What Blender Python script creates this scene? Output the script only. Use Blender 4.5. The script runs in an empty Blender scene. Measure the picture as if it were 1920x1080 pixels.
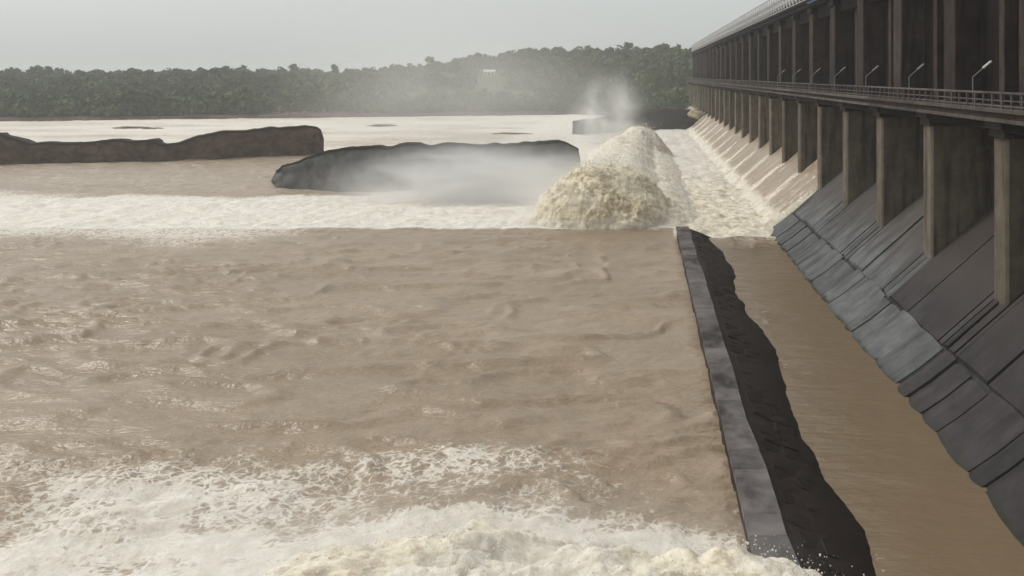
import bpy, bmesh, math, random
import numpy as np
from mathutils import Vector, Matrix
R = math.radians
random.seed(7); rng = np.random.default_rng(7)
sc = bpy.context.scene
col = sc.collection

# ---------------------------------------------------------------- camera
CAMZ = 21.6; F = 1600.0; PX, PY = 1200.0, 142.0
cam_d = bpy.data.cameras.new('camera'); cam = bpy.data.objects.new('camera', cam_d); col.objects.link(cam)
cam.location = (0, 0, CAMZ); cam.rotation_euler = (R(90), 0, 0)
cam_d.sensor_width = 36; cam_d.lens = 36 * F / 1920
cam_d.shift_x = (960 - PX) / 1920; cam_d.shift_y = -(540 - PY) / 1920
cam_d.clip_end = 20000; cam_d.clip_start = 0.1
sc.camera = cam

# ---------------------------------------------------------------- sky, sun, exposure
SUN_EL, SUN_AZ = 50, -72          # azimuth from +Y, towards -X
w = bpy.data.worlds.new('World'); sc.world = w; w.use_nodes = True
nt = w.node_tree; nt.nodes.clear()
sky = nt.nodes.new('ShaderNodeTexSky'); sky.sky_type = 'NISHITA'; sky.sun_disc = False
sky.sun_elevation = R(SUN_EL); sky.sun_rotation = R(SUN_AZ)
sky.air_density = 1.0; sky.dust_density = 6.0; sky.ozone_density = 1.0
hs = nt.nodes.new('ShaderNodeHueSaturation'); hs.inputs['Saturation'].default_value = 0.10
ov = nt.nodes.new('ShaderNodeMix'); ov.data_type = 'RGBA'; ov.inputs[0].default_value = 0.62
ov.inputs[7].default_value = (6.4, 6.75, 6.6, 1)          # even overcast veil over the clear sky
bg = nt.nodes.new('ShaderNodeBackground'); bg.inputs[1].default_value = 0.123
wo = nt.nodes.new('ShaderNodeOutputWorld')
nt.links.new(sky.outputs[0], hs.inputs['Color']); nt.links.new(hs.outputs[0], ov.inputs[6])
nt.links.new(ov.outputs[2], bg.inputs[0]); nt.links.new(bg.outputs[0], wo.inputs[0])
sun_d = bpy.data.lights.new('sun', 'SUN'); sun_d.energy = 1.35; sun_d.angle = R(12); sun_d.color = (1, .95, .87)
sun = bpy.data.objects.new('sun', sun_d); col.objects.link(sun)
sd = Vector((math.sin(R(SUN_AZ)) * math.cos(R(SUN_EL)), math.cos(R(SUN_AZ)) * math.cos(R(SUN_EL)), math.sin(R(SUN_EL))))
sun.rotation_euler = sd.to_track_quat('Z', 'Y').to_euler()
vs = sc.view_settings; vs.view_transform = 'Standard'; vs.look = 'None'; vs.exposure = 0; vs.gamma = 1
sc.cycles.use_adaptive_sampling = True; sc.cycles.adaptive_threshold = .02; sc.cycles.max_bounces = 6; sc.cycles.diffuse_bounces = 3; sc.cycles.glossy_bounces = 2; sc.cycles.volume_bounces = 4
sc.cycles.volume_step_rate = 1.5
sc.cycles.volume_max_steps = 64

def at(x, y, z=0.0):
    "point on the level z that the photograph shows at pixel x, y"
    Y = F * (CAMZ - z) / (y - PY)
    return ((x - PX) / F * Y, Y)

# ---------------------------------------------------------------- helpers
def tag(o, label=None, cat=None, group=None, kind=None):
    if label: o['label'] = label
    if cat: o['category'] = cat
    if group: o['group'] = group
    if kind: o['kind'] = kind
    return o
def empty(name, loc=(0, 0, 0), rz=0):
    o = bpy.data.objects.new(name, None); col.objects.link(o)
    o.location = loc; o.rotation_euler = (0, 0, rz); o.empty_display_size = .5
    return o
def link(name, me, m=None, parent=None, smooth=False):
    if m is not None and not me.materials: me.materials.append(m)
    o = bpy.data.objects.new(name, me); col.objects.link(o)
    if parent: o.parent = parent
    if smooth: me.polygons.foreach_set('use_smooth', [True] * len(me.polygons))
    return o
def from_arrays(name, V, Fc):
    me = bpy.data.meshes.new(name)
    V = np.asarray(V, dtype=np.float32); Fc = np.asarray(Fc, dtype=np.int32)
    k = Fc.shape[1]
    me.vertices.add(len(V)); me.vertices.foreach_set('co', V.ravel())
    me.loops.add(Fc.size); me.loops.foreach_set('vertex_index', Fc.ravel())
    me.polygons.add(len(Fc)); me.polygons.foreach_set('loop_start', np.arange(len(Fc), dtype=np.int32) * k)
    me.update(calc_edges=True); me.validate()
    return me
def add_attr(me, name, arr):
    a = me.attributes.new(name, 'FLOAT', 'POINT'); a.data.foreach_set('value', np.asarray(arr, dtype=np.float32).ravel())
def grid_faces(nr, nc):
    i = np.arange(nr - 1)[:, None] * nc + np.arange(nc - 1)[None, :]
    return np.stack([i, i + 1, i + nc + 1, i + nc], -1).reshape(-1, 4)
def box_bm(bm, x0, x1, y0, y1, z0, z1, bev=0.0):
    r = bmesh.ops.create_cube(bm, size=1)
    bmesh.ops.scale(bm, vec=(x1 - x0, y1 - y0, z1 - z0), verts=r['verts'])
    bmesh.ops.translate(bm, vec=((x0 + x1) / 2, (y0 + y1) / 2, (z0 + z1) / 2), verts=r['verts'])
    if bev:
        es = list({e for v in r['verts'] for e in v.link_edges})
        bmesh.ops.bevel(bm, geom=es, offset=bev, segments=1, affect='EDGES')
def bm_mesh(bm, name):
    bmesh.ops.recalc_face_normals(bm, faces=bm.faces)
    me = bpy.data.meshes.new(name); bm.to_mesh(me); bm.free(); return me
def box_mesh(name, x0, x1, y0, y1, z0, z1, bev=0.0):
    bm = bmesh.new(); box_bm(bm, x0, x1, y0, y1, z0, z1, bev); return bm_mesh(bm, name)
def bar(bm, a, b, r, n=6, r2=None):
    a, b = Vector(a), Vector(b); d = b - a
    m = Matrix.Translation((a + b) / 2) @ d.to_track_quat('Z', 'Y').to_matrix().to_4x4()
    bmesh.ops.create_cone(bm, cap_ends=True, segments=n, radius1=r, radius2=r if r2 is None else r2, depth=d.length, matrix=m)

_tab = rng.random((8, 256, 256))
def vn(x, y, s=0):
    t = _tab[s % 8]
    x = np.asarray(x, float); y = np.asarray(y, float)
    xi = np.floor(x).astype(int); yi = np.floor(y).astype(int)
    fx = x - xi; fy = y - yi; fx = fx * fx * (3 - 2 * fx); fy = fy * fy * (3 - 2 * fy)
    a = t[xi & 255, yi & 255]; b = t[(xi + 1) & 255, yi & 255]; c = t[xi & 255, (yi + 1) & 255]; d = t[(xi + 1) & 255, (yi + 1) & 255]
    return (a * (1 - fx) + b * fx) * (1 - fy) + (c * (1 - fx) + d * fx) * fy
def fbm(x, y, o=4, s=0, g=.5):
    v = 0; a = 1; n = 0
    for k in range(o):
        v = v + a * vn(x * 2 ** k + 17.3 * k, y * 2 ** k + 9.1 * k, s + k); n += a; a *= g
    return v / n
def ridged(x, y, o=4, s=0, g=.5):
    v = 0; a = 1; n = 0
    for k in range(o):
        v = v + a * (1 - abs(2 * vn(x * 2 ** k + 5.3 * k, y * 2 ** k + 3.1 * k, s + k) - 1)); n += a; a *= g
    return v / n
def billow(x, y, o=4, s=0, g=.55):
    v = 0; a = 1; n = 0
    for k in range(o):
        v = v + a * abs(2 * vn(x * 2 ** k + 5.3 * k, y * 2 ** k + 3.1 * k, s + k) - 1); n += a; a *= g
    return v / n
def ss(a, b, x):
    t = np.clip((np.asarray(x, float) - a) / (b - a), 0, 1); return t * t * (3 - 2 * t)

_t3 = rng.random((64, 64, 64))
def vn3(x, y, z):
    I = [np.floor(a).astype(int) for a in (x, y, z)]; f = [a - i for a, i in zip((x, y, z), I)]; f = [a * a * (3 - 2 * a) for a in f]
    v = 0
    for a in (0, 1):
        for b in (0, 1):
            for c in (0, 1):
                v = v + _t3[(I[0] + a) & 63, (I[1] + b) & 63, (I[2] + c) & 63] * (f[0] if a else 1 - f[0]) * (f[1] if b else 1 - f[1]) * (f[2] if c else 1 - f[2])
    return v
def billow3(x, y, z, o=4, g=.5):
    v = 0; a = 1; n = 0
    for k in range(o):
        m = 2 ** k; v = v + a * np.abs(2 * vn3(x * m + 7.7 * k, y * m + 3.3 * k, z * m + 1.9 * k) - 1); n += a; a *= g
    return v / n
# ---------------------------------------------------------------- materials
class NT:
    def __init__(s, name):
        s.m = bpy.data.materials.new(name); s.m.use_nodes = True; s.t = s.m.node_tree; s.t.nodes.clear()
        s.out = s.n('ShaderNodeOutputMaterial')
    def n(s, ty, **kw):
        nd = s.t.nodes.new(ty)
        for k, v in kw.items(): setattr(nd, k, v)
        return nd
    def l(s, a, b): s.t.links.new(a, b)
    def val(s, sock, v):
        if hasattr(v, 'links') or isinstance(v, bpy.types.NodeSocket): s.l(v, sock)
        else: sock.default_value = v
    def math(s, op, a, b=0.0, clamp=False):
        nd = s.n('ShaderNodeMath', operation=op, use_clamp=clamp); s.val(nd.inputs[0], a); s.val(nd.inputs[1], b); return nd.outputs[0]
    def mix(s, f, a, b):
        nd = s.n('ShaderNodeMix', data_type='RGBA'); s.val(nd.inputs[0], f)
        s.val(nd.inputs[6], a if not isinstance(a, tuple) else (*a, 1)); s.val(nd.inputs[7], b if not isinstance(b, tuple) else (*b, 1)); return nd.outputs[2]
    def coord(s, kind='Object', scale=(1, 1, 1)):
        tc = s.n('ShaderNodeTexCoord'); mp = s.n('ShaderNodeMapping'); mp.inputs['Scale'].default_value = scale
        if kind == 'World':
            g = s.n('ShaderNodeNewGeometry'); s.l(g.outputs['Position'], mp.inputs[0])
        else: s.l(tc.outputs[kind], mp.inputs[0])
        return mp.outputs[0]
    def noise(s, vec, scale, detail=4, rough=.55, dist=0.0):
        nd = s.n('ShaderNodeTexNoise'); nd.inputs['Scale'].default_value = scale; nd.inputs['Detail'].default_value = detail
        nd.inputs['Roughness'].default_value = rough; nd.inputs['Distortion'].default_value = dist; s.l(vec, nd.inputs['Vector']); return nd.outputs[0]
    def step(s, v, a, b):
        nd = s.n('ShaderNodeMapRange', interpolation_type='SMOOTHSTEP'); s.val(nd.inputs[0], v)
        nd.inputs[1].default_value = a; nd.inputs[2].default_value = b; return nd.outputs[0]
    def bump(s, h, strength=.5, dist=.1, normal=None):
        nd = s.n('ShaderNodeBump'); s.val(nd.inputs['Strength'], strength); nd.inputs['Distance'].default_value = dist; s.l(h, nd.inputs['Height'])
        if normal is not None: s.l(normal, nd.inputs['Normal'])
        return nd.outputs[0]
    def bsdf(s, color, rough=.8, normal=None, spec=.5, **kw):
        b = s.n('ShaderNodeBsdfPrincipled')
        s.val(b.inputs['Base Color'], color if not isinstance(color, tuple) else (*color, 1)); s.val(b.inputs['Roughness'], rough)
        s.val(b.inputs['Specular IOR Level'], spec)
        if normal is not None: s.l(normal, b.inputs['Normal'])
        for k, v in kw.items(): s.val(b.inputs[k], v)
        s.l(b.outputs[0], s.out.inputs[0]); return b

def concrete(name, c0, c1, stain, stain_amt=.5, streak=(1.2, 1.2, .12), scale=.6, rough=.85, bump=.4, rnd=.25, spec=.12):
    t = NT(name); v = t.coord('World'); vst = t.coord('World', streak)
    a = t.noise(v, scale, 6, .65); b = t.noise(vst, 1.0, 5, .6); f = t.noise(v, scale * 9, 5, .6)
    c = t.mix(t.step(a, .3, .7), c0, c1)
    c = t.mix(t.math('MULTIPLY', t.step(b, .45, .68), stain_amt), c, stain)
    c = t.mix(t.math('MULTIPLY', t.step(f, .55, .8), .35), c, tuple(x * .55 for x in c0))
    if 'apron' in name:      # moss along the waterline, brown damp higher up
        ge = t.n('ShaderNodeNewGeometry'); sp = t.n('ShaderNodeSeparateXYZ'); t.l(ge.outputs['Position'], sp.inputs[0])
        zz = t.math('SUBTRACT', sp.outputs['Z'], t.math('MULTIPLY', a, 1.1))
        c = t.mix(t.math('SUBTRACT', 1.0, t.step(zz, -.62, -.22)), c, (.026, .028, .016))
        c = t.mix(t.math('MULTIPLY', t.step(t.math('ADD', zz, t.math('MULTIPLY', b, 4.0)), 4.6, 8.0), .6), c, (.066, .052, .044))
    oi = t.n('ShaderNodeObjectInfo'); g = t.n('ShaderNodeHueSaturation'); t.l(c, g.inputs['Color'])
    t.l(t.math('ADD', t.math('MULTIPLY', oi.outputs['Random'], rnd * 2), 1 - rnd), g.inputs['Value'])
    h = t.math('ADD', a, t.math('MULTIPLY', f, .5))
    t.bsdf(g.outputs[0], rough, t.bump(h, bump, .12), spec)
    return t.m

M = {}
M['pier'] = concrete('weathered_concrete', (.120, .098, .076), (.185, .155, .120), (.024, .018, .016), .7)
M['dark'] = concrete('blackened_concrete', (.0085, .0048, .0045), (.017, .0105, .010), (.005, .003, .003), .6)  # near-black tone of the recess walls, beams and slabs
M['pillar'] = concrete('sooty_concrete', (.040, .028, .024), (.066, .049, .042), (.015, .010, .009), .75)  # dark brown tone of the upper pillars and pilasters
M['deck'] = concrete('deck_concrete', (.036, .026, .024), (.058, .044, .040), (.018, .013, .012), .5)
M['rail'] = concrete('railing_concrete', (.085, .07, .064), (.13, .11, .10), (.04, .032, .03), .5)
M['slab'] = concrete('slate_grey_apron_concrete', (.092, .095, .097), (.140, .142, .143), (.045, .042, .042), .6, streak=(.16, .8, .16), scale=.6, rnd=.16)
M['wetslab'] = concrete('wet_dark_apron_concrete', (.028, .024, .026), (.048, .042, .043), (.016, .013, .013), .5, streak=(.16, .8, .16), scale=.6, rnd=.3, rough=.6)
M['joint'] = concrete('wet_dark_bedding', (.028, .028, .028), (.05, .048, .045), (.02, .024, .016), .5)
M['coping'] = concrete('grey_coping_stone', (.095, .084, .083), (.165, .148, .144), (.030, .023, .020), .9, streak=(.35, .22, .35), scale=.7, rnd=.16)
M['wet'] = concrete('wet_maroon_masonry', (.015, .0092, .0078), (.026, .017, .014), (.010, .0065, .006), .5, streak=(1, 1, 1), scale=1.3, rough=.6, rnd=.2)  # very dark maroon for the sill wall core and slope stones
M['redwall'] = concrete('red_brown_masonry', (.062, .038, .030), (.145, .098, .078), (.026, .016, .014), .6, streak=(.5, .5, .8), scale=.35, rnd=.1)
M['greywall'] = concrete('grey_wing_wall_concrete', (.075, .077, .075), (.14, .14, .135), (.04, .04, .039), .6, streak=(.5, .5, .5), scale=.3, rnd=.05)
M['rim'] = concrete('dark_wall_rim', (.018, .014, .012), (.03, .024, .021), (.012, .01, .009), .4)
M['rock'] = concrete('brown_rock', (.11, .085, .06), (.2, .165, .12), (.05, .04, .03), .4, streak=(1, 1, 1))
M['palerock'] = concrete('pale_yellow_rock', (.42, .36, .24), (.55, .48, .34), (.2, .16, .1), .4, streak=(1, 1, 1))

def metal(name, c, rough=.5):
    t = NT(name); v = t.coord('World'); n = t.noise(v, 2.2, 5, .6)
    t.bsdf(t.mix(t.step(n, .35, .75), c, tuple(x * .62 for x in c)), rough, t.bump(n, .15, .02), .4, Metallic=.0); return t.m
M['truss'] = metal('pale_painted_steel', (.46, .45, .45))
M['gate'] = metal('dark_gate_steel', (.03, .025, .024))
M['lamp'] = metal('lamp_grey_paint', (.20, .185, .18))
M['lamphead'] = metal('pale_lamp_housing', (.55, .55, .53), .35)
M['blue'] = metal('blue_tarpaulin', (.05, .085, .16), .6)
M['teal'] = metal('teal_green_tarpaulin', (.035, .12, .085), .6)
M['white'] = metal('white_wall_paint', (.78, .76, .72), .8)
M['roof'] = metal('pale_roof_sheet', (.62, .62, .62), .6)
M['pane'] = metal('dark_window', (.03, .035, .04), .2)

def water_material():
    t = NT('muddy_river_water')
    at_ = t.n('ShaderNodeAttribute', attribute_name='foam'); f = at_.outputs['Fac']
    at2 = t.n('ShaderNodeAttribute', attribute_name='cream'); cr = at2.outputs['Fac']
    v = t.coord('World', (1, 1, 1)); vw = t.coord('World', (.42, 1, .3))
    # lacy foam: broken cells at two sizes
    n1 = t.noise(v, .55, 4, .62, 1.2); n2 = t.noise(v, 2.4, 3, .65)
    vo = t.n('ShaderNodeTexVoronoi', feature='DISTANCE_TO_EDGE'); vo.inputs['Scale'].default_value = 1.5
    dn = t.n('ShaderNodeTexNoise'); dn.inputs['Scale'].default_value = 1.6; dn.inputs['Detail'].default_value = 2; t.l(v, dn.inputs['Vector'])
    ad = t.n('ShaderNodeVectorMath', operation='ADD'); t.l(v, ad.inputs[0])
    sc_ = t.n('ShaderNodeVectorMath', operation='SCALE'); t.l(dn.outputs['Color'], sc_.inputs[0]); sc_.inputs['Scale'].default_value = 1.4
    t.l(sc_.outputs[0], ad.inputs[1]); t.l(ad.outputs[0], vo.inputs['Vector'])
    lace = t.math('SUBTRACT', 1.0, t.step(vo.outputs['Distance'], 0.0, .22))
    tex = t.math('ADD', t.math('ADD', t.math('MULTIPLY', n1, .85), t.math('MULTIPLY', n2, .55)), t.math('MULTIPLY', lace, .22))   # about .45..1.1
    cov = t.step(t.math('ADD', t.math('MULTIPLY', f, 1.05), t.math('SUBTRACT', tex, .80)), .27, .62)
    cov = t.math('MULTIPLY', cov, t.step(f, .02, .14))
    # mud water: big slow patches and mud streaks with wave-front shade painted in
    m1 = t.noise(vw, .05, 3, .55); m2 = t.noise(vw, .45, 3, .6)
    mud = t.mix(t.step(m1, .3, .7), (.275, .204, .139), (.334, .253, .179))
    mud = t.mix(t.math('MULTIPLY', t.step(m2, .56, .70), .38), mud, (.200, .146, .096))
    mud = t.mix(t.n('ShaderNodeAttribute', attribute_name='calm').outputs['Fac'], mud, (.190, .136, .086))  # slack channel: muddier, with the dam's dark reflection painted in
    fo = t.mix(t.step(n1, .3, .68), (.76, .71, .645), (.60, .545, .47))
    fo = t.mix(cr, fo, t.mix(t.step(t.math('ADD', n1, t.math('MULTIPLY', n2, .35)), .60, .80), (.80, .715, .50), (.36, .265, .135)))
    c = t.mix(cov, mud, fo)
    rp = t.noise(vw, .9, 4, .62)
    h = t.math('ADD', rp, t.math('MULTIPLY', f, t.math('MULTIPLY', n2, .45)))
    calm = t.n('ShaderNodeAttribute', attribute_name='calm').outputs['Fac']
    bs = t.math('SUBTRACT', .85, t.math('MULTIPLY', calm, .55))
    t.bsdf(c, t.math('SUBTRACT', t.math('ADD', .34, t.math('MULTIPLY', cov, .4)), t.math('MULTIPLY', calm, .14)), t.bump(h, bs, .5), .34, **{'Subsurface Weight': t.math('MULTIPLY', cov, .75), 'Subsurface Radius': (1.0, .9, .7), 'Subsurface Scale': .45})
    return t.m
M['water'] = water_material()

def ground_mat():
    t = NT('bank_soil_and_scrub'); v = t.coord('World'); a = t.noise(v, .05, 5, .6); b = t.noise(v, .4, 5, .6)
    g = t.n('ShaderNodeNewGeometry'); sp = t.n('ShaderNodeSeparateXYZ'); t.l(g.outputs['Position'], sp.inputs[0])
    c = t.mix(t.step(a, .4, .65), (.055, .075, .035), (.10, .105, .05))
    c = t.mix(t.math('MULTIPLY', t.step(b, .5, .7), .6), c, (.16, .12, .075))
    earth = t.mix(t.step(b, .35, .7), (.085, .052, .040), (.14, .09, .066))
    edge = t.math('ADD', sp.outputs['Z'], t.math('MULTIPLY', b, 3.0))
    c = t.mix(t.step(edge, 3.6, 5.6), earth, c)
    t.bsdf(c, .95, t.bump(b, .6, .6), .2); return t.m
M['ground'] = ground_mat()
def leaf_mat(name, c0, c1):
    t = NT(name); v = t.coord('World'); a = t.noise(v, .07, 3, .6); b = t.noise(v, .5, 3, .6)
    c = t.mix(t.step(a, .35, .65), c0, c1); c = t.mix(t.math('MULTIPLY', t.step(b, .4, .7), .5), c, tuple(x * 1.5 for x in c1))
    t.bsdf(c, .8, None, .2); return t.m
M['leaf'] = leaf_mat('woodland_foliage', (.018, .038, .014), (.078, .112, .042))
M['leaf2'] = leaf_mat('yellow_green_foliage', (.062, .088, .028), (.098, .122, .042))
M['bark'] = metal('tree_bark', (.07, .055, .04), .9)

# ================================================================= THE SETTING
S = 15.0; D = 25.0; Y0 = 59.3 - 2 * S       # pier spacing, pier front plane, first pier
NP = 28; YEND = Y0 + (NP - 1) * S
FLOW0 = 4 + 2                                # first bay (counted from pier index) with water running down it

# ---------- far bank terrain, one sheet out to the horizon
def bank_y(X):
    X = np.asarray(X, float)
    return np.where(X < -35, 473 + (X + 35) * .267, 473 - np.clip((X + 35) / 55, 0, 1) * 50) + 3 * (vn(X / 14, X * 0 + 3.3) - .5)
def terr(X, Y):
    d = Y - bank_y(X)
    z = -4 + 5.6 * ss(-5, 2.5, d) + 0.026 * np.clip(d - 2, 0, 420) + .0 * d
    z = z + (6 + 20 * ss(-250, -70, X)) * ss(25, 215, d) * (1 - .9 * ss(420, 1500, d))
    z = z + 3.0 * (fbm(X / 60, Y / 60, 3, 2) - .5) * ss(10, 60, d)
    z = z - 9 * ss(500, 2500, d)
    return z
ds = np.concatenate([np.linspace(-9, 12, 22), np.geomspace(14, 700, 90), np.geomspace(780, 2600, 10)])
Xs = np.concatenate([-np.geomspace(700, 1900, 9)[::-1], np.linspace(-660, 260, 240), np.geomspace(280, 1500, 10)])
TX = np.repeat(Xs[None, :], len(ds), 0); TY = bank_y(TX) + ds[:, None]; TZ = terr(TX, TY)
me = from_arrays('far_bank', np.stack([TX, TY, TZ], -1).reshape(-1, 3), grid_faces(len(ds), len(Xs)))
tag(link('far_bank', me, M['ground'], smooth=True), kind='structure')

# ---------- river
nr, nc = 640, 620
ys = np.geomspace(14, 520, nr); tt = np.linspace(0, 1, nc)
left = -(0.80 * ys + 22)
RX = left[:, None] + (26.0 - left[:, None]) * tt[None, :]; RY = np.repeat(ys[:, None], nc, 1)
def foam_mask(X, Y):
    n = fbm(X / 9, Y / 7, 4, 1) - .5; nb = fbm(X / 28, Y / 16, 3, 4) - .5
    wx = X + 6 * n
    m = np.zeros_like(X)
    # white band thrown out across the river by the far open bays
    near = 119.5 + 2.0 * n + 1.5 * nb; far = 153 + 9 * n + 12 * nb
    band = ss(-1.5, 2.0, Y - near) * (1 - ss(-6, 8, Y - far))
    fade = .80 + .20 * ss(-95, -35, X)
    m = np.maximum(m, band * fade)
    # broken foam drifting off it on the left
    m = np.maximum(m, .50 * ss(98, 118, Y + 14 * nb) * (1 - ss(120, 122, Y)) * ss(-28, -60, X))
    # tan slack reach, then pale rough water all the way to the bank
    m = np.maximum(m, .24 * ss(150, 160, Y))
    m = np.maximum(m, (.55 + .5 * nb) * ss(222, 246, Y + 10 * n))
    m = np.maximum(m, (.75 + .5 * nb) * ss(152, 156, Y) * ss(-62, -40, X))
    # basin behind the open bays
    m = np.maximum(m, ss(112.0, 115.0, Y + 3 * n) * ss(3.5, 6.0, X))
    m = np.maximum(m, .25 * ss(107, 113, Y + 6 * n) * ss(9, 10.5, X))
    # foreground boil
    Yb = np.interp(X, [-60, -31, -20, -9.6, 0, 3, 5.9, 9], [40.0, 41.0, 41.5, 43.5, 42.5, 40.6, 38.2, 35.5]) + 6.0 * n + 4.0 * nb
    dd = Y - Yb
    m = np.maximum(m, np.clip(.60 + .28 * ss(-1, -6, dd) + 1.2 * (fbm(X / 3.2, Y / 2.2, 4, 6) - .42), .36, 1) * (1 - ss(-1.6, 2.0, dd)))
    lac = (.56 + 1.5 * nb + .9 * n) * (1 - ss(1, 12, dd)) * (1 - .55 * ss(-4, 3, X))
    m = np.maximum(m, np.clip(lac, 0, .8))
    m = np.maximum(m, .34 * (1 - ss(2, 20, dd)) * (.6 + 1.6 * nb))
    # clear of the slack channel between sill wall and apron
    m = m * (1 - ss(6.5, 7.5, X) * (1 - ss(106, 111, Y)))
    m = np.maximum(m, .30 * ss(.55, .8, fbm(X / 2.2, Y / 7, 4, 5)) * ss(7.5, 9, X) * (1 - ss(12.2, 13.5, X)) * (1 - ss(108, 112, Y)))
    return np.clip(m, 0, 1)
FM = foam_mask(RX, RY)
slack = ss(7.0, 8.5, RX) * (1 - ss(106, 112, RY))
RZ = (0.62 * (fbm(RX / 5.5, RY / 3.2, 4, 3) - .5) + .26 * (ridged(RX / 8, RY / 2.8, 3, 5) - .5)) * (1 - .72 * slack)
cw = 1 - np.abs(2 * vn(RX / 7 + 2.2 * vn(RX / 9, RY / 6, 2), RY / 2.3 + 1.2 * vn(RX / 5, RY / 7, 5), 6) - 1)
cw2 = 1 - np.abs(2 * vn(RX / 3.4 + 31, RY / 1.25 + 1.1 * vn(RX / 4, RY / 5, 1), 4) - 1)
gust = ss(.35, .75, fbm(RX / 22, RY / 14, 3, 6))
RZ += (.34 * ss(.55, 1.0, cw) + .28 * gust * ss(.6, 1, cw2)) * (1 - slack) * (1 - .6 * ss(80, 140, RY)) * (1 - FM)
RZ += FM * (0.75 * (billow(RX / 3.6, RY / 2.8, 4, 2, .42) - .3)) * (1 - .7 * ss(150, 230, RY))
RZ += .9 * ss(113, 122, RY) * ss(5, 9, RX) * (billow(RX / 5, RY / 6, 4, 1) + .2)
RZ += .5 * (1 - ss(40, 58, RY)) * (fbm(RX / 4, RY / 3, 3, 6) - .5) * (1 - slack)
me = from_arrays('river', np.stack([RX, RY, RZ], -1).reshape(-1, 3), grid_faces(nr, nc))
add_attr(me, 'foam', FM); add_attr(me, 'calm', slack)
add_attr(me, 'cream', .45 * ss(112, 116, RY) * ss(4, 7, RX) * (1 - ss(150, 200, RY)))
river = tag(link('river', me, M['water'], smooth=True), kind='structure')

# ---------- boiling waves (foam heaped up over the sill), height fields with lumps
def wave(name, x0, x1, y0, y1, nx, ny, hfun, label, cream, amp, size):
    xs = np.linspace(x0, x1, nx); ys_ = np.linspace(y0, y1, ny) if np.isscalar(y0) and ny > 0 else y0
    X, Y = np.meshgrid(xs, ys_)
    Z, C = hfun(X, Y)
    gy, gx = np.gradient(Z, ys_, xs); ln = np.sqrt(gx * gx + gy * gy + 1); N = np.stack([-gx / ln, -gy / ln, 1 / ln], -1)
    k = ss(-.3, 1.2, Z) * (.35 + .65 * np.clip(C * 1.4, 0, 1) if name == 'standing_wave' else 1)
    d = k * amp * (billow3(X / size, Y / size, Z / size, 5 if name == 'standing_wave' else 4, .66 if name == 'standing_wave' else .5) - .30) + k * amp * .9 * (billow3(X / size / 2.7 + 9, Y / size / 2.7, Z / size / 2.7, 2, .5) - .3)
    X, Y, Z = X + N[..., 0] * d, Y + N[..., 1] * d, Z + N[..., 2] * d
    me = from_arrays(name, np.stack([X, Y, Z], -1).reshape(-1, 3), grid_faces(len(ys_), nx))
    fo_ = np.ones(X.shape) if name == 'standing_wave' else np.clip(.42 + 1.15 * (fbm(X / 2.6, Y / 2.0, 4, 4) - .35) + .25 * ss(.5, 2, Z), .3, 1)
    add_attr(me, 'foam', fo_); add_attr(me, 'calm', 0 * X); add_attr(me, 'cream', C * cream)
    o = link(name, me, M['water'], smooth=True); tag(o, label, 'wave', kind='stuff'); return X, Y, Z
def h_main(X, Y):
    wob = (fbm(X / 5, Y / 5, 4, 2) - .5)
    xx = X + 2.4 * wob; yy = Y + 2.4 * (fbm(X / 4, Y / 4, 4, 5) - .5)
    u = (xx + 5.2) / np.where(xx < -5.2, 12.0, 11.5)
    v = (yy - 128.0) / np.where(yy < 128.0, 9.5, 10.0)
    q = np.sqrt(u * u + v * v)
    dome = 9.0 * (1 - np.clip(q, 0, 1) ** 2.1)
    ridge = 6.2 * (1 - ss(.1, 1, abs(xx + 3.5) / 12.5)) * ss(122, 133, yy) * (1 - ss(228, 256, yy))
    q2 = np.sqrt(((xx + .3) / 10.5) ** 2 + ((yy - 226) / 18) ** 2)
    d2 = 8.8 * np.cos(np.clip(q2, 0, 1) * np.pi / 2) ** 1.25
    sh = 3.3 * (1 - ss(3, 12.5, X)) * ss(-14, -4, X) * ss(119, 128, yy) * (1 - ss(230, 258, yy))
    h = np.maximum(np.maximum(np.maximum(dome, ridge), d2), sh) - .55
    h = h - 1.2 * ss(.3, -.5, h)
    c = 1.15 * np.exp(-((X + 5.5) / 11) ** 2) * (1 - ss(126, 142, Y)) + .22
    c = c * (.35 + .65 * ss(.3, 3.0, h))
    return h, np.clip(c, 0, 1)
WX, WY, WZ = wave('standing_wave', -21, 12, np.concatenate([np.linspace(116.5, 142, 190), np.linspace(142.3, 262, 300)]), None, 200, 0, h_main, 'tall cream and brown standing wave boiling at the end of the sill wall', .88, 1.45, 2.4)
def h_near(X, Y):
    wob = fbm(X / 4, Y / 4, 4, 3) - .5
    edge = np.interp(X, [-34, -24, -17, -9, -2, 3, 6, 8.5], [31.0, 33.5, 36.5, 39.6, 39.4, 38.4, 36.6, 34.2]) + 6.0 * wob
    d = edge - Y
    h = -.9 + 1.1 * ss(-1.5, .6, d) + 3.4 * ss(0, 7.5, d)
    return h, .25 + .75 * ss(.45, .66, fbm(X / 3.0, Y / 3.0, 4, 7))
NX_, NY_, NZ_ = wave('foreground_wave', -34, 8.5, np.linspace(22, 43, 250), None, 440, 0, h_near, 'pale foaming wave surging along the bottom edge of the picture', .45, .75, 1.7)

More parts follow.
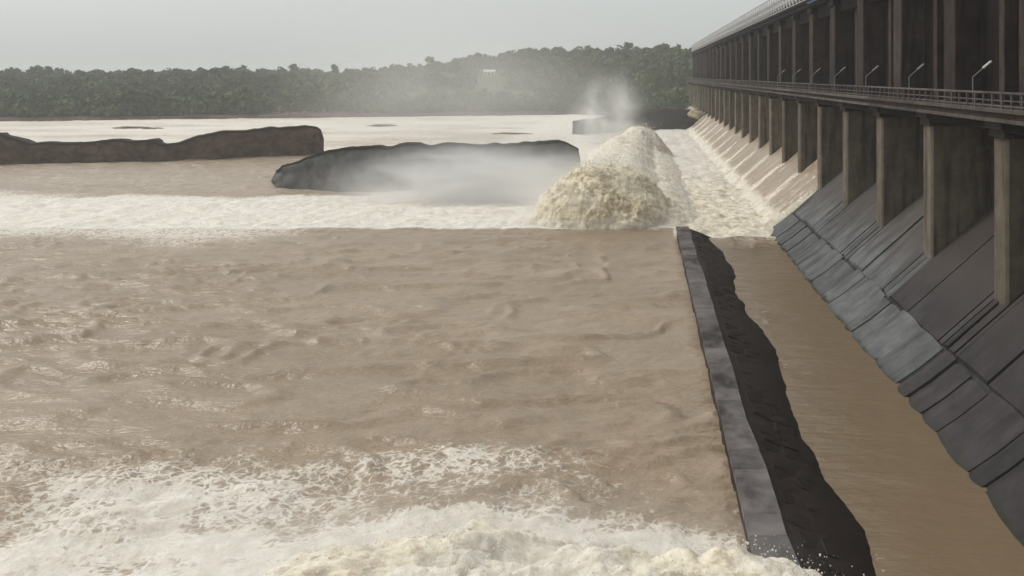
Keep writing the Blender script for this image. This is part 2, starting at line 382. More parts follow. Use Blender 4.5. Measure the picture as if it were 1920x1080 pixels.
# ---------- sheets of water running down the apron in the far bays
GP = np.array([(16.4, -1.0), (17.2, -.55), (17.9, 0.0), (19.4, 1.0), (21.3, 2.5), (23, 4.0), (25, 5.75), (30, 10.2), (33.5, 13.0), (36, 14.2)])
def zg(x): return np.interp(x, GP[:, 0], GP[:, 1])
V = []; Fc = []; fo = []; base = 0
for b in range(FLOW0, NP - 1):
    ya, yb = Y0 + b * S + .2, Y0 + (b + 1) * S - .2
    near_open = b == FLOW0
    nx, ny = 40, 22
    X, Y = np.meshgrid(np.linspace(15.4, 34, nx), np.linspace(ya, yb, ny))
    e = np.minimum((Y - ya), (yb - Y))
    wall = (1 - ss(0, 1.7, e)) * (1 - ss(24, 25.5, X))
    st = fbm(X / 4, (Y + .03 * (X - 17) ** 2) / .8, 4, b)
    Z = np.where(X < 17.6, -.2, zg(X)) + .55 + .5 * wall + .3 * (st - .5) + .5 * (billow(X / 2, Y / 1.5, 4, 2) - .3) * (1 - ss(19, 23, X))
    Z[0] -= 1.6; Z[-1] -= 1.6; Z[:, 0] -= 1.2
    V.append(np.stack([X, Y, Z], -1).reshape(-1, 3)); Fc.append(grid_faces(ny, nx) + base); base += nx * ny
    fo.append(np.clip(.16 + .70 * wall + .95 * (st - .5) + .85 * (1 - ss(17.5, 21.0, X + 3 * (st - .5))), 0, 1).ravel())
me = from_arrays('spillway_water', np.concatenate(V), np.concatenate(Fc))
fo = np.concatenate(fo); add_attr(me, 'foam', fo); add_attr(me, 'calm', 0 * fo); add_attr(me, 'cream', .2 + 0 * fo)
tag(link('spillway_water', me, M['water'], smooth=True), kind='structure')

# ================================================================= THE DAM
dam = tag(empty('dam', (D, Y0, 0)), 'long dark concrete dam with piers, walkway and pale railing on top', 'dam')
def dpart(name, me, m, y=None, parent=None, smooth=False):
    o = link(name, me, m, None, smooth)
    if parent is None: o.parent = dam; o.location = (-D, (0 if y is None else y - Y0), 0)
    else: o.parent = parent
    if y is None and parent is None: o.location = (-D, -Y0, 0)
    return o
PT = 1.1     # half pier thickness
# piers
bm = bmesh.new()
pv = [(25, -PT + .18), (25.18, -PT), (36, -PT), (36, PT), (25.18, PT), (25, PT - .18)]
lo = [bm.verts.new((x, y, zg(x) - .4 if x < 30 else 10)) for x, y in pv]; hi = [bm.verts.new((x, y, 17.3)) for x, y in pv]
bm.faces.new(lo[::-1]); bm.faces.new(hi)
for i in range(6): bm.faces.new((lo[i], lo[(i + 1) % 6], hi[(i + 1) % 6], hi[i]))
pier_me = bm_mesh(bm, 'pier')
bm = bmesh.new()      # corbelled pier head
cv = [(-.45, 0), (-1.1, .9), (-1.1, 1.1)]
box_bm(bm, 24.45, 36, -PT - .35, PT + .35, 17.9, 18.42, .04)
box_bm(bm, 24.75, 36, -PT - .15, PT + .15, 17.3, 17.9, .04)
cap_me = bm_mesh(bm, 'pier_cap')
# upper pillars behind the walkway
bm = bmesh.new(); box_bm(bm, 26.9, 31, -1.35, 1.35, 19.4, 32.3, .08); up_me = bm_mesh(bm, 'upper_pillar')
bm = bmesh.new(); box_bm(bm, 26.6, 31.0, -1.6, 1.6, 31.3, 32.2, .06); upc_me = bm_mesh(bm, 'pillar_head')
# per-bay pieces
sp_me = box_mesh('deck_span', 24.0, 27.6, .02, S - .02, 18.62, 19.4, .05)
bm = bmesh.new(); box_bm(bm, 23.72, 24.0, .02, S - .02, 19.12, 19.44, .03); box_bm(bm, 23.88, 24.0, .02, S - .02, 18.45, 18.72, .03); ed_me = bm_mesh(bm, 'deck_edge')
gd_me = box_mesh('girder', 24.6, 25.2, PT + .36, S - PT - .36, 17.75, 18.6, .04)
rec_me = box_mesh('recess_wall', 29.4, 30.2, 1.35, S - 1.35, 19.4, 32.3)
mid_me = box_mesh('middle_pilaster', 28.3, 29.4, S / 2 - .5, S / 2 + .5, 19.4, 32.0, .05)
lint_me = box_mesh('lintel', 27.6, 29.4, 1.37, S - 1.37, 30.4, 32.28, .05)
bm = bmesh.new(); box_bm(bm, 26.3, 31.4, 0, S, 32.3, 33.0, .05); box_bm(bm, 26.0, 26.5, 0, S, 33.0, 33.5, .04); top_me = bm_mesh(bm, 'crest_beam')
bm = bmesh.new()      # gate in the bay: skin plate with ribs
for k in range(7):
    z = 11.6 + k * 1.0; x = 33.2 - .02 * k * k
    box_bm(bm, x, x + .3, PT, S - PT, z, z + .96)
    box_bm(bm, x - .28, x, PT + .02, S - PT - .02, z + .36, z + .6)
gate_me = bm_mesh(bm, 'sluice_gate')
shade_slab_me = box_mesh('bay_soffit', 27.62, 36.5, .01, S - .01, 18.5, 19.38)  # slab added over the bay to block light from above
# railing
post_me = box_mesh('railing_post', 23.82, 23.98, -.085, .085, 19.44, 20.38, .015)
rail_me = box_mesh('hand_rail', 23.79, 24.01, .0, S, 20.38, 20.53, .02)
rail2_me = box_mesh('middle_rail', 23.85, 23.95, .0, S, 19.90, 20.0)
rail3_me = box_mesh('kick_rail', 23.85, 23.95, .0, S, 19.55, 19.64)
# crest lattice: pale steel service bridge
lat_me = []
for xx in (26.3, 30.6):
    bm = bmesh.new()
    for k in range(5):
        y = k * S / 5
        bar(bm, (xx, y, 33.3), (xx, y, 37.0), .12, 5)
        bar(bm, (xx, y, 33.4), (xx, y + S / 5, 36.9), .075, 4); bar(bm, (xx, y, 36.9), (xx, y + S / 5, 33.4), .075, 4)
    for z in (33.6, 34.7, 35.8, 37.0): box_bm(bm, xx - .1, xx + .1, 0, S, z - .1, z + .1)
    lat_me.append(bm_mesh(bm, 'lattice_panel'))
crestwalk_me = box_mesh('crest_footway', 26.6, 30.4, 0, S, 34.3, 34.45)
npost = 0
for i in range(NP):
    y = Y0 + i * S
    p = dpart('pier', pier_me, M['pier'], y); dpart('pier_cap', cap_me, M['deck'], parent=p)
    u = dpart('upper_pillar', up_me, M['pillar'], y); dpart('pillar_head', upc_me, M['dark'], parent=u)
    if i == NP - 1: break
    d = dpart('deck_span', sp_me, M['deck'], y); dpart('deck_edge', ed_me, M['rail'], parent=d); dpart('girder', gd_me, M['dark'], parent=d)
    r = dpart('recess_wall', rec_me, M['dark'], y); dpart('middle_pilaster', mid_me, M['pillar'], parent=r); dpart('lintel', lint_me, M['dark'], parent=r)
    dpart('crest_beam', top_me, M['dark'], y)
    dpart('sluice_gate', gate_me, M['gate'], y); dpart('bay_soffit', shade_slab_me, M['dark'], y)
    h = dpart('hand_rail', rail_me, M['rail'], y); dpart('middle_rail', rail2_me, M['rail'], parent=h); dpart('kick_rail', rail3_me, M['rail'], parent=h)
    l = dpart('crest_footway', crestwalk_me, M['truss'], y)
    for lm in lat_me: dpart('lattice_panel', lm, M['truss'], parent=l)
    for k in range(10):
        if npost < 285: dpart('railing_post', post_me, M['rail'], y + k * S / 10); npost += 1
# apron of the dry bays: upper and lower slabs on a dark bed
def strip(name, xs, y0, y1, dz0, dz1, thick, bulge=0.0):
    ny = 5 if bulge else 2
    V = []; Fc = []; n = len(xs); yv = np.linspace(y0, y1, ny)
    for x in xs:
        z = float(zg(x))
        for y in yv:
            f = (y - y0) / (y1 - y0); V.append((x, y, z + dz0 + (dz1 - dz0) * f + bulge * math.sin(math.pi * f)))
        V += [(x, y1, z - thick), (x, y0, z - thick)]
    m = ny + 2
    for i in range(n - 1):
        a = i * m; b = a + m
        for j in range(m): Fc.append((a + j, b + j, b + (j + 1) % m, a + (j + 1) % m))
    Fc.append(tuple(range(m))); Fc.append(tuple(range((n - 1) * m, n * m))[::-1])
    me = bpy.data.meshes.new(name); me.from_pydata(V, [], Fc)
    bm = bmesh.new(); bm.from_mesh(me); bmesh.ops.recalc_face_normals(bm, faces=bm.faces); bm.to_mesh(me); bm.free(); return me
for b in range(NP - 1):
    dpart('apron_bed', strip('apron_bed', [16.4, 17.2, 17.9, 19.4, 21.3, 23, 25, 30, 33.5], 0, S, -.12, -.12, 1.2), M['joint'], Y0 + b * S)
    if b >= FLOW0: continue
    cuts = [0.0, 1.0, 1.9]; 
    y = 1.9
    while y < S - 5.2: y += random.uniform(5.0, 7.5); cuts.append(min(y, S - 1.2))
    if cuts[-1] < S - 1.3: cuts.append(S - 1.2)
    cuts.append(S)
    for a, c in zip(cuts, cuts[1:]):
        g = random.uniform(.06, .16); t0 = random.uniform(.02, .18); t1 = random.uniform(.02, .18)
        xe = random.uniform(21.36, 21.5)
        dpart('apron_slab', strip('apron_slab', [xe, 23, 25, 27.5, 30, 33.2], a + g, c - g, t0, t1, .3, .05), M['wetslab' if random.random() < (1.0 if b < 2 else .3 if b < 3 else .03) else 'slab'], Y0 + b * S)
    y = random.uniform(-.5, .5); 
    while y < S - 1.0:
        wd = random.choice([1.7, 2.8, 3.8, 4.6, 5.2]); y2 = min(y + wd, S + .3)
        if S - y2 < 1.2: y2 = S
        t0 = random.uniform(.05, .26); t1 = random.uniform(.0, .10)
        if random.random() < .35: t0, t1 = t1, t0
        dpart('toe_slab', strip('toe_slab', [16.9, 17.4, 17.9, 18.6, 19.4, random.uniform(21.0, 21.3)], y + .05, y2 - .05, t0, t1, .3, .16), M['wetslab' if random.random() < (1.0 if b < 2 else .3 if b < 3 else .03) else 'slab'], Y0 + b * S)
        y = y2
# tarpaulins hung on the crest lattice
for y0, y1, m, n in ((121, 133, 'blue', 'blue_tarpaulin'), (109, 119, 'teal', 'green_tarpaulin')):
    bm = bmesh.new(); box_bm(bm, 26.05, 26.12, y0, y1, 32.75, 34.4); o = dpart(n, bm_mesh(bm, n), M[m]); o['label'] = 'blue sheet hung on the crest railing' if m == 'blue' else 'green sheet hung on the crest railing'

# ---------- lamps along the walkway
bm = bmesh.new(); bar(bm, (0, 0, 0), (0, 0, 2.15), .065, 8, .05); box_bm(bm, -.13, .13, -.13, .13, 0, .12); pole_me = bm_mesh(bm, 'lamp_pole')
bm = bmesh.new(); bar(bm, (0, 0, 2.1), (.45, 0, 2.5), .042, 6); bar(bm, (.45, 0, 2.5), (.8, 0, 2.78), .042, 6); arm_me = bm_mesh(bm, 'lamp_arm')
bm = bmesh.new(); box_bm(bm, -.42, .42, -.15, .15, -.07, .09, .06)
bmesh.ops.rotate(bm, cent=(0, 0, 0), matrix=Matrix.Rotation(R(-40), 3, 'Y'), verts=bm.verts); bmesh.ops.translate(bm, vec=(1.05, 0, 3.0), verts=bm.verts); head_me = bm_mesh(bm, 'lamp_head'); head2_me = head_me.copy()
LL = ['nearest walkway lamp, its pale head leaning clear against the dark wall', 'second walkway lamp from the right edge of the picture', 'third walkway lamp from the right edge of the picture',
      'fourth walkway lamp from the right edge of the picture', 'fifth walkway lamp from the right edge of the picture', 'sixth walkway lamp from the right edge of the picture', 'seventh walkway lamp from the right, farthest one that still shows']
for i, lb in enumerate(LL):
    o = tag(empty('walkway_lamp', (24.3, 62.3 + 14.75 * i, 19.4)), lb, 'lamp', 'lamps along the dam walkway')
    link('lamp_pole', pole_me, M['lamp'], o); link('lamp_arm', arm_me, M['lamp'], o); h = link('lamp_head', head_me if i == 0 else head2_me, M['lamphead' if i == 0 else 'lamp'], o)

# ================================================================= SILL WALL in the water
sill = tag(empty('sill_wall', (4.9, 24, 0)), 'low stone wall with grey coping and dark wet slope running beside the apron', 'wall')
def spart(name, me, m, loc=None): 
    o = link(name, me, m, sill); o.location = loc if loc else (-4.9, -24, 0); return o
SY0, SY1 = 22, 113.5
nn = 140; yy = np.linspace(SY0, SY1, nn)
jr = .5 * (fbm(yy / 5, yy * 0 + 2.2, 4, 1) - .5)
prof = []
for k, y in enumerate(yy):
    toe = 10.4 + 1.2 * (fbm(np.array([y / 4.5]), np.array([8.1]), 4, 3)[0] - .5) + .5 * math.sin(y * .21)
    prof.append([(4.86 , y, -1.5), (4.86, y, 1.30), (6.5 + jr[k], y, 1.30), (8.3 + jr[k], y, .62 + .2 * jr[k]), (toe, y, -.12), (toe + .6, y, -1.5)])
V = np.array(prof).reshape(-1, 3); me = from_arrays('wall_core', V, grid_faces(nn, 6))
spart('wall_core', me, M['wet'])
y = SY0
while y < SY1 - .8:
    ln = random.uniform(1.6, 5.0); y2 = min(y + ln, SY1)
    cr_ = lambda q: 6.38 + .6 * (float(fbm(np.array([q / 7]), np.array([4.4]), 3, 2)[0]) - .5)
    xr = 6.65 + random.uniform(-.10, .10) + .7 * (float(fbm(np.array([y / 7]), np.array([4.4]), 3, 2)[0]) - .5)
    bm = bmesh.new(); box_bm(bm, 4.78 + random.uniform(-.06, .06), xr, y + .008, y2 - .008, 1.18, 1.60 + random.uniform(-.02, .02), .02)
    for v in bm.verts:
        v.co.x = (cr_(v.co.y) if v.co.x > 5.7 else 4.78) + random.uniform(-.03, .03); v.co.z += random.uniform(-.012, .012)
    spart('coping_stone', bm_mesh(bm, 'coping_stone'), M['coping']); y = y2
sm = []
for k in range(5):
    bm = bmesh.new(); box_bm(bm, -.5, .5, -.55, .55, -.22, .055, .05)
    for v in bm.verts: v.co += Vector((random.uniform(-.12, .12), random.uniform(-.12, .12), random.uniform(-.06, .06)))
    sm.append(bm_mesh(bm, 'slope_stone'))
y = SY0 + .6; ns = 0
while y < SY1 - 1:
    for c in range(2):
        x = 7.45 + 1.12 * c + random.uniform(-.15, .15); z = np.interp(x, [6.5, 8.3, 10.4], [1.3, .62, -.12])
        if random.random() < .9:
            o = spart('slope_stone', sm[ns % 5], M['wet'], (x - 4.9, y - 24 + random.uniform(-.2, .2), float(z) - .02)); o.rotation_euler = (random.uniform(-.03, .03), .36, random.uniform(-.08, .08)); o.scale = (random.uniform(1.0, 1.15), random.uniform(.95, 1.15), 1); ns += 1
    y += 1.18

# ================================================================= OTHER WALLS
def wall_from(name, pts, thick, mats, label, seed=0, rimh=.35, batter=.5):
    """pts: (X, Y, top z). A thick battered wall along the path with a worn top; core and coping rim."""
    P = np.array(pts, float); s = np.concatenate([[0], np.cumsum(np.hypot(np.diff(P[:, 0]), np.diff(P[:, 1])))])
    n = max(40, int(s[-1] / .8)); q = np.linspace(0, s[-1], n)
    X, Y, Z = (np.interp(q, s, P[:, k]) for k in range(3))
    dx, dy = np.gradient(X, q), np.gradient(Y, q); ln = np.hypot(dx, dy); nx, ny = -dy / ln, dx / ln     # points away from camera when the path runs to +X
    jag = (fbm(q / 4, q * 0 + seed, 4, seed) - .5)
    root = tag(empty(name, (P[0, 0], P[0, 1], 0)), label, 'wall')
    def sec(offs):
        A = []
        for k in range(n):
            A.append([(X[k] + nx[k] * o - P[0, 0], Y[k] + ny[k] * o - P[0, 1], zz(k)) for o, zz in offs])
        return np.array(A)
    m_ = 9
    offs = []
    for j in range(m_):
        f = j / (m_ - 1)
        offs.append(((-batter * (1 - f)), (lambda k, f=f: -1.5 + (Z[k] + 1.5 * jag[k] + 1.5) * f)))
    offs += [(thick, lambda k: Z[k] + 1.5 * jag[k] - .1), (thick + batter, lambda k: -1.5)]
    A = sec(offs)
    # rough face
    for j in range(1, m_ - 1):
        r = 1.5 * (fbm(q / 3.0, q * 0 + j * .7, 4, seed + 2) - .5); A[:, j, 0] += nx * r; A[:, j, 1] += ny * r
    nk = A.shape[1]
    V = A.reshape(-1, 3); Fq = grid_faces(n, nk)
    me = from_arrays('wall_body', V, Fq)
    bm = bmesh.new(); bm.from_mesh(me); bm.verts.ensure_lookup_table()
    bm.faces.new([bm.verts[j] for j in range(nk)]); bm.faces.new([bm.verts[(n - 1) * nk + j] for j in range(nk)][::-1])
    bmesh.ops.recalc_face_normals(bm, faces=bm.faces); bm.to_mesh(me); bm.free()
    link('wall_body', me, mats[0], root)
    offs = [(-.22, lambda k: Z[k] + 1.5 * jag[k] - rimh), (-.22, lambda k: Z[k] + 1.5 * jag[k] + .12), (thick + .15, lambda k: Z[k] + 1.5 * jag[k] + .08), (thick + .15, lambda k: Z[k] + 1.5 * jag[k] - rimh)]
    A = sec(offs); me = from_arrays('wall_coping', A.reshape(-1, 3), grid_faces(n, 4))
    bm = bmesh.new(); bm.from_mesh(me); bm.verts.ensure_lookup_table()
    bm.faces.new([bm.verts[j] for j in range(4)]); bm.faces.new([bm.verts[(n - 1) * 4 + j] for j in range(4)][::-1])
    bmesh.ops.recalc_face_normals(bm, faces=bm.faces); bm.to_mesh(me); bm.free()
    link('wall_coping', me, mats[1], root)
    return root
def wp(x, yb, yt):
    X, Y = at(x, yb); return (X, Y, CAMZ - (yt - PY) * Y / F)
# broken training wall on the left
wall_from('training_wall', [wp(-160, 312, 236), wp(-60, 310, 246), wp(0, 309, 255), wp(30, 308, 263), wp(58, 307.5, 269), wp(110, 306, 268), wp(200, 304.5, 265), wp(282, 303, 264), wp(292, 303, 271), wp(310, 302.5, 273), wp(345, 301, 265), wp(390, 299, 255), wp(430, 297, 248), wp(480, 295, 243), wp(540, 292.5, 239), wp(578, 291, 237), wp(592, 290.3, 238), wp(600, 290, 243), wp(605, 289.7, 252), wp(607, 289.6, 263)],
          4.5, (M['redwall'], M['rim']), 'long reddish brown broken wall standing in the water at left', 3)
# grey wing wall with a tapering rounded nose
wall_from('wing_wall', [wp(517, 338, 331), wp(521, 346, 320), wp(535, 351, 310), wp(560, 354, 301), wp(600, 357, 290), wp(640, 358.5, 281), wp(680, 359, 275), wp(740, 358, 272.5), wp(850, 355, 272), wp(960, 352, 271), wp(1060, 349, 270), wp(1084, 346, 278)],
          3.5, (M['greywall'], M['rim']), 'grey curved wing wall half hidden by white spray', 5, .3, 1.6)
# cross wall near the far end of the dam
wall_from('cross_wall', [(-22.5, 312, 4.8), (-19, 315, 5.2), (-12, 322, 5.6), (-6, 332, 7.2), (0, 335, 8.3), (10, 335, 8.4), (23, 335, 8.4)], 3.5, (M['rim'], M['deck']), 'low dark cross wall reaching the far end of the dam', 6, 1.4, .6)

# rocks
def rock(name, X, Y, z, sx, sy, sz, m, label, seed):
    bm = bmesh.new(); bmesh.ops.create_icosphere(bm, subdivisions=3, radius=1)
    r = random.Random(seed); ph = [r.uniform(0, 6) for _ in range(6)]
    for v in bm.verts:
        k = 1 + .22 * math.sin(3.1 * v.co.x + ph[0]) * math.sin(2.7 * v.co.y + ph[1]) + .14 * math.sin(6 * v.co.z + ph[2] + 4 * v.co.x) + r.uniform(-.05, .05)
        v.co = Vector((v.co.x * sx * k, v.co.y * sy * k, v.co.z * sz * k))
    o = link(name, bm_mesh(bm, name), m); o.location = (X, Y, z); tag(o, label, 'rock')
rock('boulder', 22.0, 331.5, 6.3, 3.0, 2.4, 2.2, M['palerock'], 'pale yellow boulder lying at the dam end of the cross wall', 1)
rock('boulder', 20.5, 331.0, 2.2, 4.2, 2.8, 3.4, M['rim'], 'dark rock mass under the pale yellow boulder', 2)
for i, (x, y, sx, sz, lb) in enumerate([(250, 241, 7.5, .75, 'flat dark rock awash behind the broken wall at far left'), (286, 242, 4.0, .55, 'small flat rock just right of the long rock behind the broken wall'),
        (716, 237, 6.0, .9, 'dark rock awash near the far bank above the wing wall'), (960, 252, 6, .7, 'dark rock awash just beyond the right half of the wing wall'), (306, 299, 2.3, 1.0, 'fallen stone at the broken gap of the red brown wall'), (330, 300, 2.9, .8, 'pale rubble stone right of the gap in the red brown wall')]):
    X, Y = at(x, y); rock('rock', X, Y, .1, sx, 2.0, sz, M['rock'], lb, 10 + i)

# ================================================================= WOODLAND ON THE FAR BANK
def crown_arrays(r, seed, nclump=16, per=13, squash=.85, loose=1.0, leaf=.62):
    g = np.random.default_rng(seed); V = []
    for c in range(nclump):
        th = g.uniform(0, 2 * np.pi); ph = np.arccos(g.uniform(-.55, 1)); rad = r * g.uniform(.45, .95) * loose
        cc = np.array([math.sin(ph) * math.cos(th) * rad, math.sin(ph) * math.sin(th) * rad, math.cos(ph) * rad * squash])
        cr = r * g.uniform(.25, .48)
        for k in range(per):
            d = g.normal(size=3); d /= np.linalg.norm(d); p = cc + d * cr * g.uniform(.6, 1.0) * np.array([1, 1, .75])
            n = d + .6 * g.normal(size=3); n /= np.linalg.norm(n); a = np.cross(n, [0.3, .2, 1]); a /= np.linalg.norm(a); b = np.cross(n, a)
            s = leaf * g.uniform(.7, 1.5)
            V += [p - a * s - b * s * .7, p + a * s - b * s * .5, p + a * s * .6 + b * s, p - a * s * .8 + b * s * .8]
    V = np.array(V); return V, np.arange(len(V)).reshape(-1, 4)
def trunk_mesh(h, r, seed):
    g = random.Random(seed); bm = bmesh.new()
    bar(bm, (0, 0, -.8), (0, 0, h), r, 7, r * .55)
    for k in range(4):
        a = g.uniform(0, 6.28); z = h * g.uniform(.6, .95); bar(bm, (0, 0, z), (math.cos(a) * h * .4, math.sin(a) * h * .4, z + h * .45), r * .45, 5, r * .15)
    return bm_mesh(bm, 'trunk')
protos = [crown_arrays(1, 100 + k, 13, 10, [.8, .95, .7, 1.1, .85, .75][k], 1, .19) for k in range(6)]
def woodland(name, count, dfun, keep, m, label, seed):
    g = np.random.default_rng(seed); VV = []; FF = []; b = 0; n = 0
    while n < count:
        X = g.uniform(-560, 120); d = dfun(g); Y = float(bank_y(X)) + d
        if not keep(X, Y, d, g): continue
        z = float(terr(np.array(X), np.array(Y))); rr = g.uniform(2.6, 5.2) * (.75 if d < 14 else 1)
        P, Q = protos[g.integers(6)]; a = g.uniform(0, 6.28); c, s = math.cos(a), math.sin(a)
        hh = rr * g.uniform(.8, 1.35)
        W = np.stack([(P[:, 0] * c - P[:, 1] * s) * rr + X, (P[:, 0] * s + P[:, 1] * c) * rr + Y, P[:, 2] * hh + z + hh * .8], -1)
        VV.append(W); FF.append(Q + b); b += len(P); n += 1
    me = from_arrays(name, np.concatenate(VV), np.concatenate(FF)); o = link(name, me, m); tag(o, label, 'woodland', kind='stuff')
HX, HY = (918 - PX) / F * 600, 600
def clear_house(X, Y):
    px = PX + F * X / Y; return 893 < px < 943 and Y < HY + 6 and Y > HY - 75
def keepA(X, Y, d, g):
    if clear_house(X, Y): return False
    px = PX + F * X / Y
    if px < -140 or px > 1345: return False
    if px > 500 and px < 660 and d < 45: return g.random() < .12
    return True
def keepB(X, Y, d, g):
    px = PX + F * X / Y
    return not clear_house(X, Y) and (980 < px < 1290 or 520 < px < 680) and keepA(X, Y, d, g)
woodland('woodland', 3000, lambda g: (4 + 46 * g.random()) if g.random() < .36 else 95 + 330 * g.random(), keepA, M['leaf'], 'hazy dark green woodland covering the far bank and hill', 11)
woodland('pale_woodland', 330, lambda g: 60 + 190 * g.random(), keepB, M['leaf2'], 'yellow green scrub among the woodland on the far hill', 12)
# trees that stand out on the skyline
def tree(px, py_top, Y, r, label, squash=1.0, m='leaf', seed=0, hs=1.6):
    X = (px - PX) / F * Y; z = float(terr(np.array(X), np.array(Y))); ztop = CAMZ - (py_top - PY) * Y / F
    o = tag(empty('tree', (X, Y, z)), label, 'tree', 'trees standing out on the far skyline')
    h = max(ztop - z - r * squash, 2.0)
    link('trunk', trunk_mesh(h, .32, seed), M['bark'], o)
    P, Q = crown_arrays(r, 300 + seed, 22, 18, squash, .95, .5)
    c = link('crown', from_arrays('crown', P, Q), M[m], o); c.location = (0, 0, h)
for i, (px, py, Y, r, lb, sq) in enumerate([
    (20, 127, 640, 4.2, 'broad tree on the skyline at the far left edge', .7), (70, 121, 640, 5.2, 'tallest of the trees on the far left skyline', .9), (92, 124, 655, 2.8, 'slim tree just right of the tallest far left skyline tree', 1.3),
    (150, 131, 640, 4.0, 'round tree on the skyline above the low part of the broken wall', .7), (335, 128, 640, 5.0, 'wide tree on the left skyline right of the low stretch of trees', .6), (402, 127, 640, 3.6, 'left of two close trees on the skyline', .8), (428, 124, 640, 4.2, 'right of two close trees on the skyline', .7),
    (551, 120, 640, 3.6, 'dark compact tree sticking up from the skyline left of the spray', .9), (628, 120, 640, 2.8, 'dark narrow tree on the skyline at the left edge of the spray', 1.3), (655, 127, 650, 3.4, 'low tree on the skyline where the hill begins to rise', .8),
    (806, 105, 650, 3.6, 'tree on the rising skyline left of the white house', .9), (907, 106, 650, 3.6, 'tree on the skyline just above the white house', 1.0), (1003, 92, 650, 6.0, 'large yellow green round tree on the hill skyline', .8), (1050, 87, 660, 4.2, 'dark tree on the hill right of the large yellow green tree', 1.0),
    (1178, 78, 650, 4.6, 'highest tree at the top of the hill near the dam', .7), (1212, 88, 650, 3.8, 'tree on the hilltop just right of the highest tree', .7), (1258, 90, 660, 3.8, 'last skyline tree left of the dam crest', .7)]):
    tree(px, py, Y, r, lb, sq, 'leaf2' if 'yellow' in lb else 'leaf', i)
# white house among the trees
hz = float(terr(np.array(HX), np.array(HY))); hz = CAMZ - (141 - PY) * HY / F - 0.0
house = tag(empty('house', (HX, HY, hz)), 'small white house among the trees on the far hill', 'house')
link('wall', box_mesh('wall', -3.7, 3.7, -2.2, 2.2, -6, 2.4), M['white'], house)
bm = bmesh.new()
v = [bm.verts.new(p) for p in ((-4.2, -2.8, 2.35), (4.2, -2.8, 2.35), (4.2, 2.8, 2.35), (-4.2, 2.8, 2.35), (-4.2, 0, 3.9), (4.2, 0, 3.9))]
for f in ((0, 1, 5, 4), (2, 3, 4, 5), (1, 2, 5), (3, 0, 4), (3, 2, 1, 0)): bm.faces.new([v[k] for k in f])
link('roof', bm_mesh(bm, 'roof'), M['roof'], house)
for x in (-2.4, 2.4): link('window', box_mesh('window', x - .5, x + .5, -2.26, -2.15, .7, 1.8), M['pane'], house)
link('door', box_mesh('door', -.5, .5, -2.26, -2.15, -.2, 1.9), M['pane'], house)

# ================================================================= SPRAY
def droplets(name, Xa, Ya, Za, n, label, hmin, r0, r1, up, seed, arcs=0):
    g = np.random.default_rng(seed); bm = bmesh.new(); bmesh.ops.create_icosphere(bm, subdivisions=1, radius=1)
    P = np.array([v.co[:] for v in bm.verts]); Q = np.array([[v.index for v in f.verts] for f in bm.faces]); bm.free()
    gz = Za.ravel(); idx = np.nonzero(gz > hmin)[0]; pr = (gz[idx] - hmin + .3); pr = pr / pr.sum()
    sel = g.choice(idx, n, p=pr); VV = []; FF = []
    jets = []
    for a in range(arcs):       # torn strands thrown off the crest
        i = g.choice(idx, p=pr); v = np.array([g.normal() * 1.6 - .8, g.normal() * 1.4 - .8, g.uniform(1.5, 4.2)]); p0 = np.array([Xa.ravel()[i], Ya.ravel()[i], gz[i] - .2])
        for q in range(34):
            tt_ = g.random() * .75; jets.append(p0 + v * tt_ + np.array([0, 0, -4.9 * tt_ * tt_]) + g.normal(size=3) * .06 * (1 + 2 * tt_))
    for p_ in jets:
        r = r0 * g.uniform(.5, 1.6); FF.append(Q + len(VV) * len(P)); VV.append(P * r + p_)
    for k, i in enumerate(sel):
        k = k + len(jets)
        r = r0 + (r1 - r0) * g.random() ** 3
        c = np.array([Xa.ravel()[i] + g.normal() * .5, Ya.ravel()[i] + g.normal() * .5, gz[i] + abs(g.normal()) * up])
        VV.append(P * r * np.array([1, 1, g.uniform(.7, 1.3)]) + c); FF.append(Q + k * len(P))
    me = from_arrays(name, np.concatenate(VV), np.concatenate(FF)); nV = len(me.vertices)
    add_attr(me, 'foam', np.ones(nV)); add_attr(me, 'calm', np.zeros(nV)); add_attr(me, 'cream', np.full(nV, .15))
    tag(link(name, me, M['water'], smooth=True), label, 'spray', kind='stuff')
droplets('spray_drops', WX, WY, WZ, 9000, 'flying drops of spray over the tall standing wave', .3, .03, .12, .7, 1, 170)
droplets('surf_drops', NX_, NY_, NZ_, 9000, 'flying drops of spray over the wave along the bottom edge', .2, .012, .045, .3, 2)

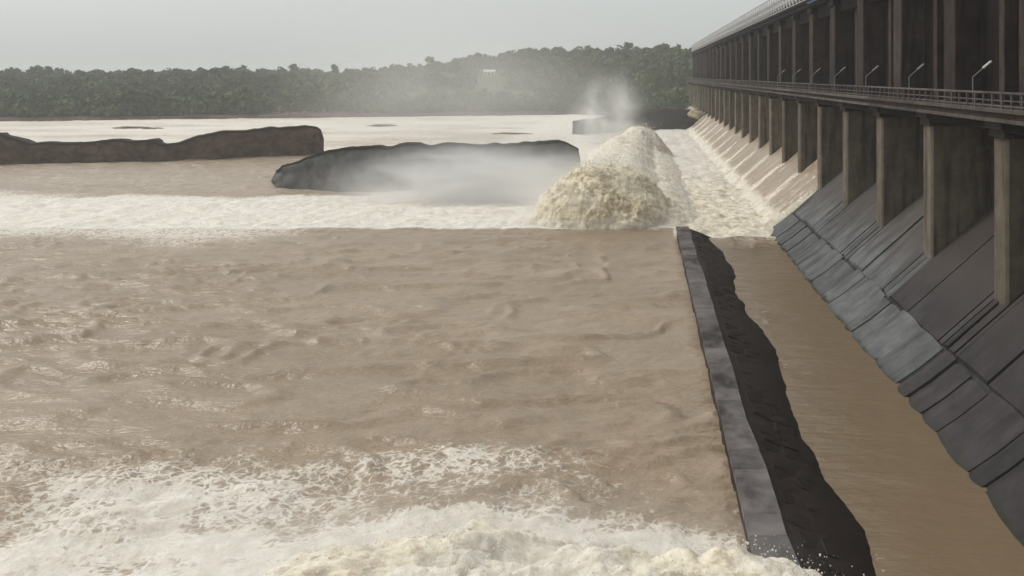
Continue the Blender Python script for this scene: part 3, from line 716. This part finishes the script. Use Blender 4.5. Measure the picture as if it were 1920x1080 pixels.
def mist(name, loc, size, dens, label, nscale=1.6, low=.3, seed=0.0, power=1.2):
    bm = bmesh.new(); bmesh.ops.create_icosphere(bm, subdivisions=3, radius=1)
    me = bm_mesh(bm, name)
    t = NT(name + '_volume')
    tc = t.n('ShaderNodeTexCoord'); ob = tc.outputs['Object']
    ln = t.n('ShaderNodeVectorMath', operation='LENGTH'); t.l(ob, ln.inputs[0])
    fall = t.math('POWER', t.math('SUBTRACT', 1.0, t.step(ln.outputs['Value'], .0, .98)), power)
    mp = t.n('ShaderNodeMapping'); mp.inputs['Location'].default_value = (seed, seed * .7, 0); t.l(ob, mp.inputs[0])
    n = t.step(t.noise(mp.outputs[0], nscale, 4, .6, .6), low, .72)
    pv = t.n('ShaderNodeVolumePrincipled'); pv.inputs['Color'].default_value = (.96, .955, .95, 1); pv.inputs['Anisotropy'].default_value = .2
    t.l(t.math('MULTIPLY', t.math('MULTIPLY', fall, n), dens), pv.inputs['Density']); t.l(pv.outputs[0], t.out.inputs[1])
    o = link(name, me, t.m); o.location = loc; o.scale = size; tag(o, label, 'mist', kind='stuff')
mist('spray_mist', (-27, 148, .8), (35, 9, 12.0), 1.0, 'white spray mist blowing across the grey wing wall', 2.6, .24, 3.1)
mist('drifting_mist', (-60, 300, 15), (100, 50, 40), .0185, 'thin veil of mist drifting before the wooded hill', 1.3, .2, 7.7)
mist('wave_mist', (-8, 124, 3.5), (19, 12, 9.5), .17, 'fine mist hanging around the tall standing wave', 2.0, .3, 5.2)
mist('foreground_mist', (-9, 33, 2.5), (20, 6, 3.6), .30, 'fine spray drifting over the wave along the bottom edge', 2.2, .3, 8.8)
mist('spray_plume', (-10, 270, 6), (18, 13, 23), .42, 'pale plume of spray rising beyond the standing wave', 2.2, .34, 1.3, 1.6)

# ================================================================= HAZE
me = box_mesh('haze', -2000, 1600, -30, 3200, -18, 56)
t = NT('haze_air'); pv = t.n('ShaderNodeVolumePrincipled'); pv.inputs['Color'].default_value = (.985, .99, .985, 1); pv.inputs['Density'].default_value = .00032; pv.inputs['Anisotropy'].default_value = .1
t.l(pv.outputs[0], t.out.inputs[1])
hz_o = link('haze', me, t.m); tag(hz_o, 'pale even haze over the river and far bank', 'haze', kind='stuff')
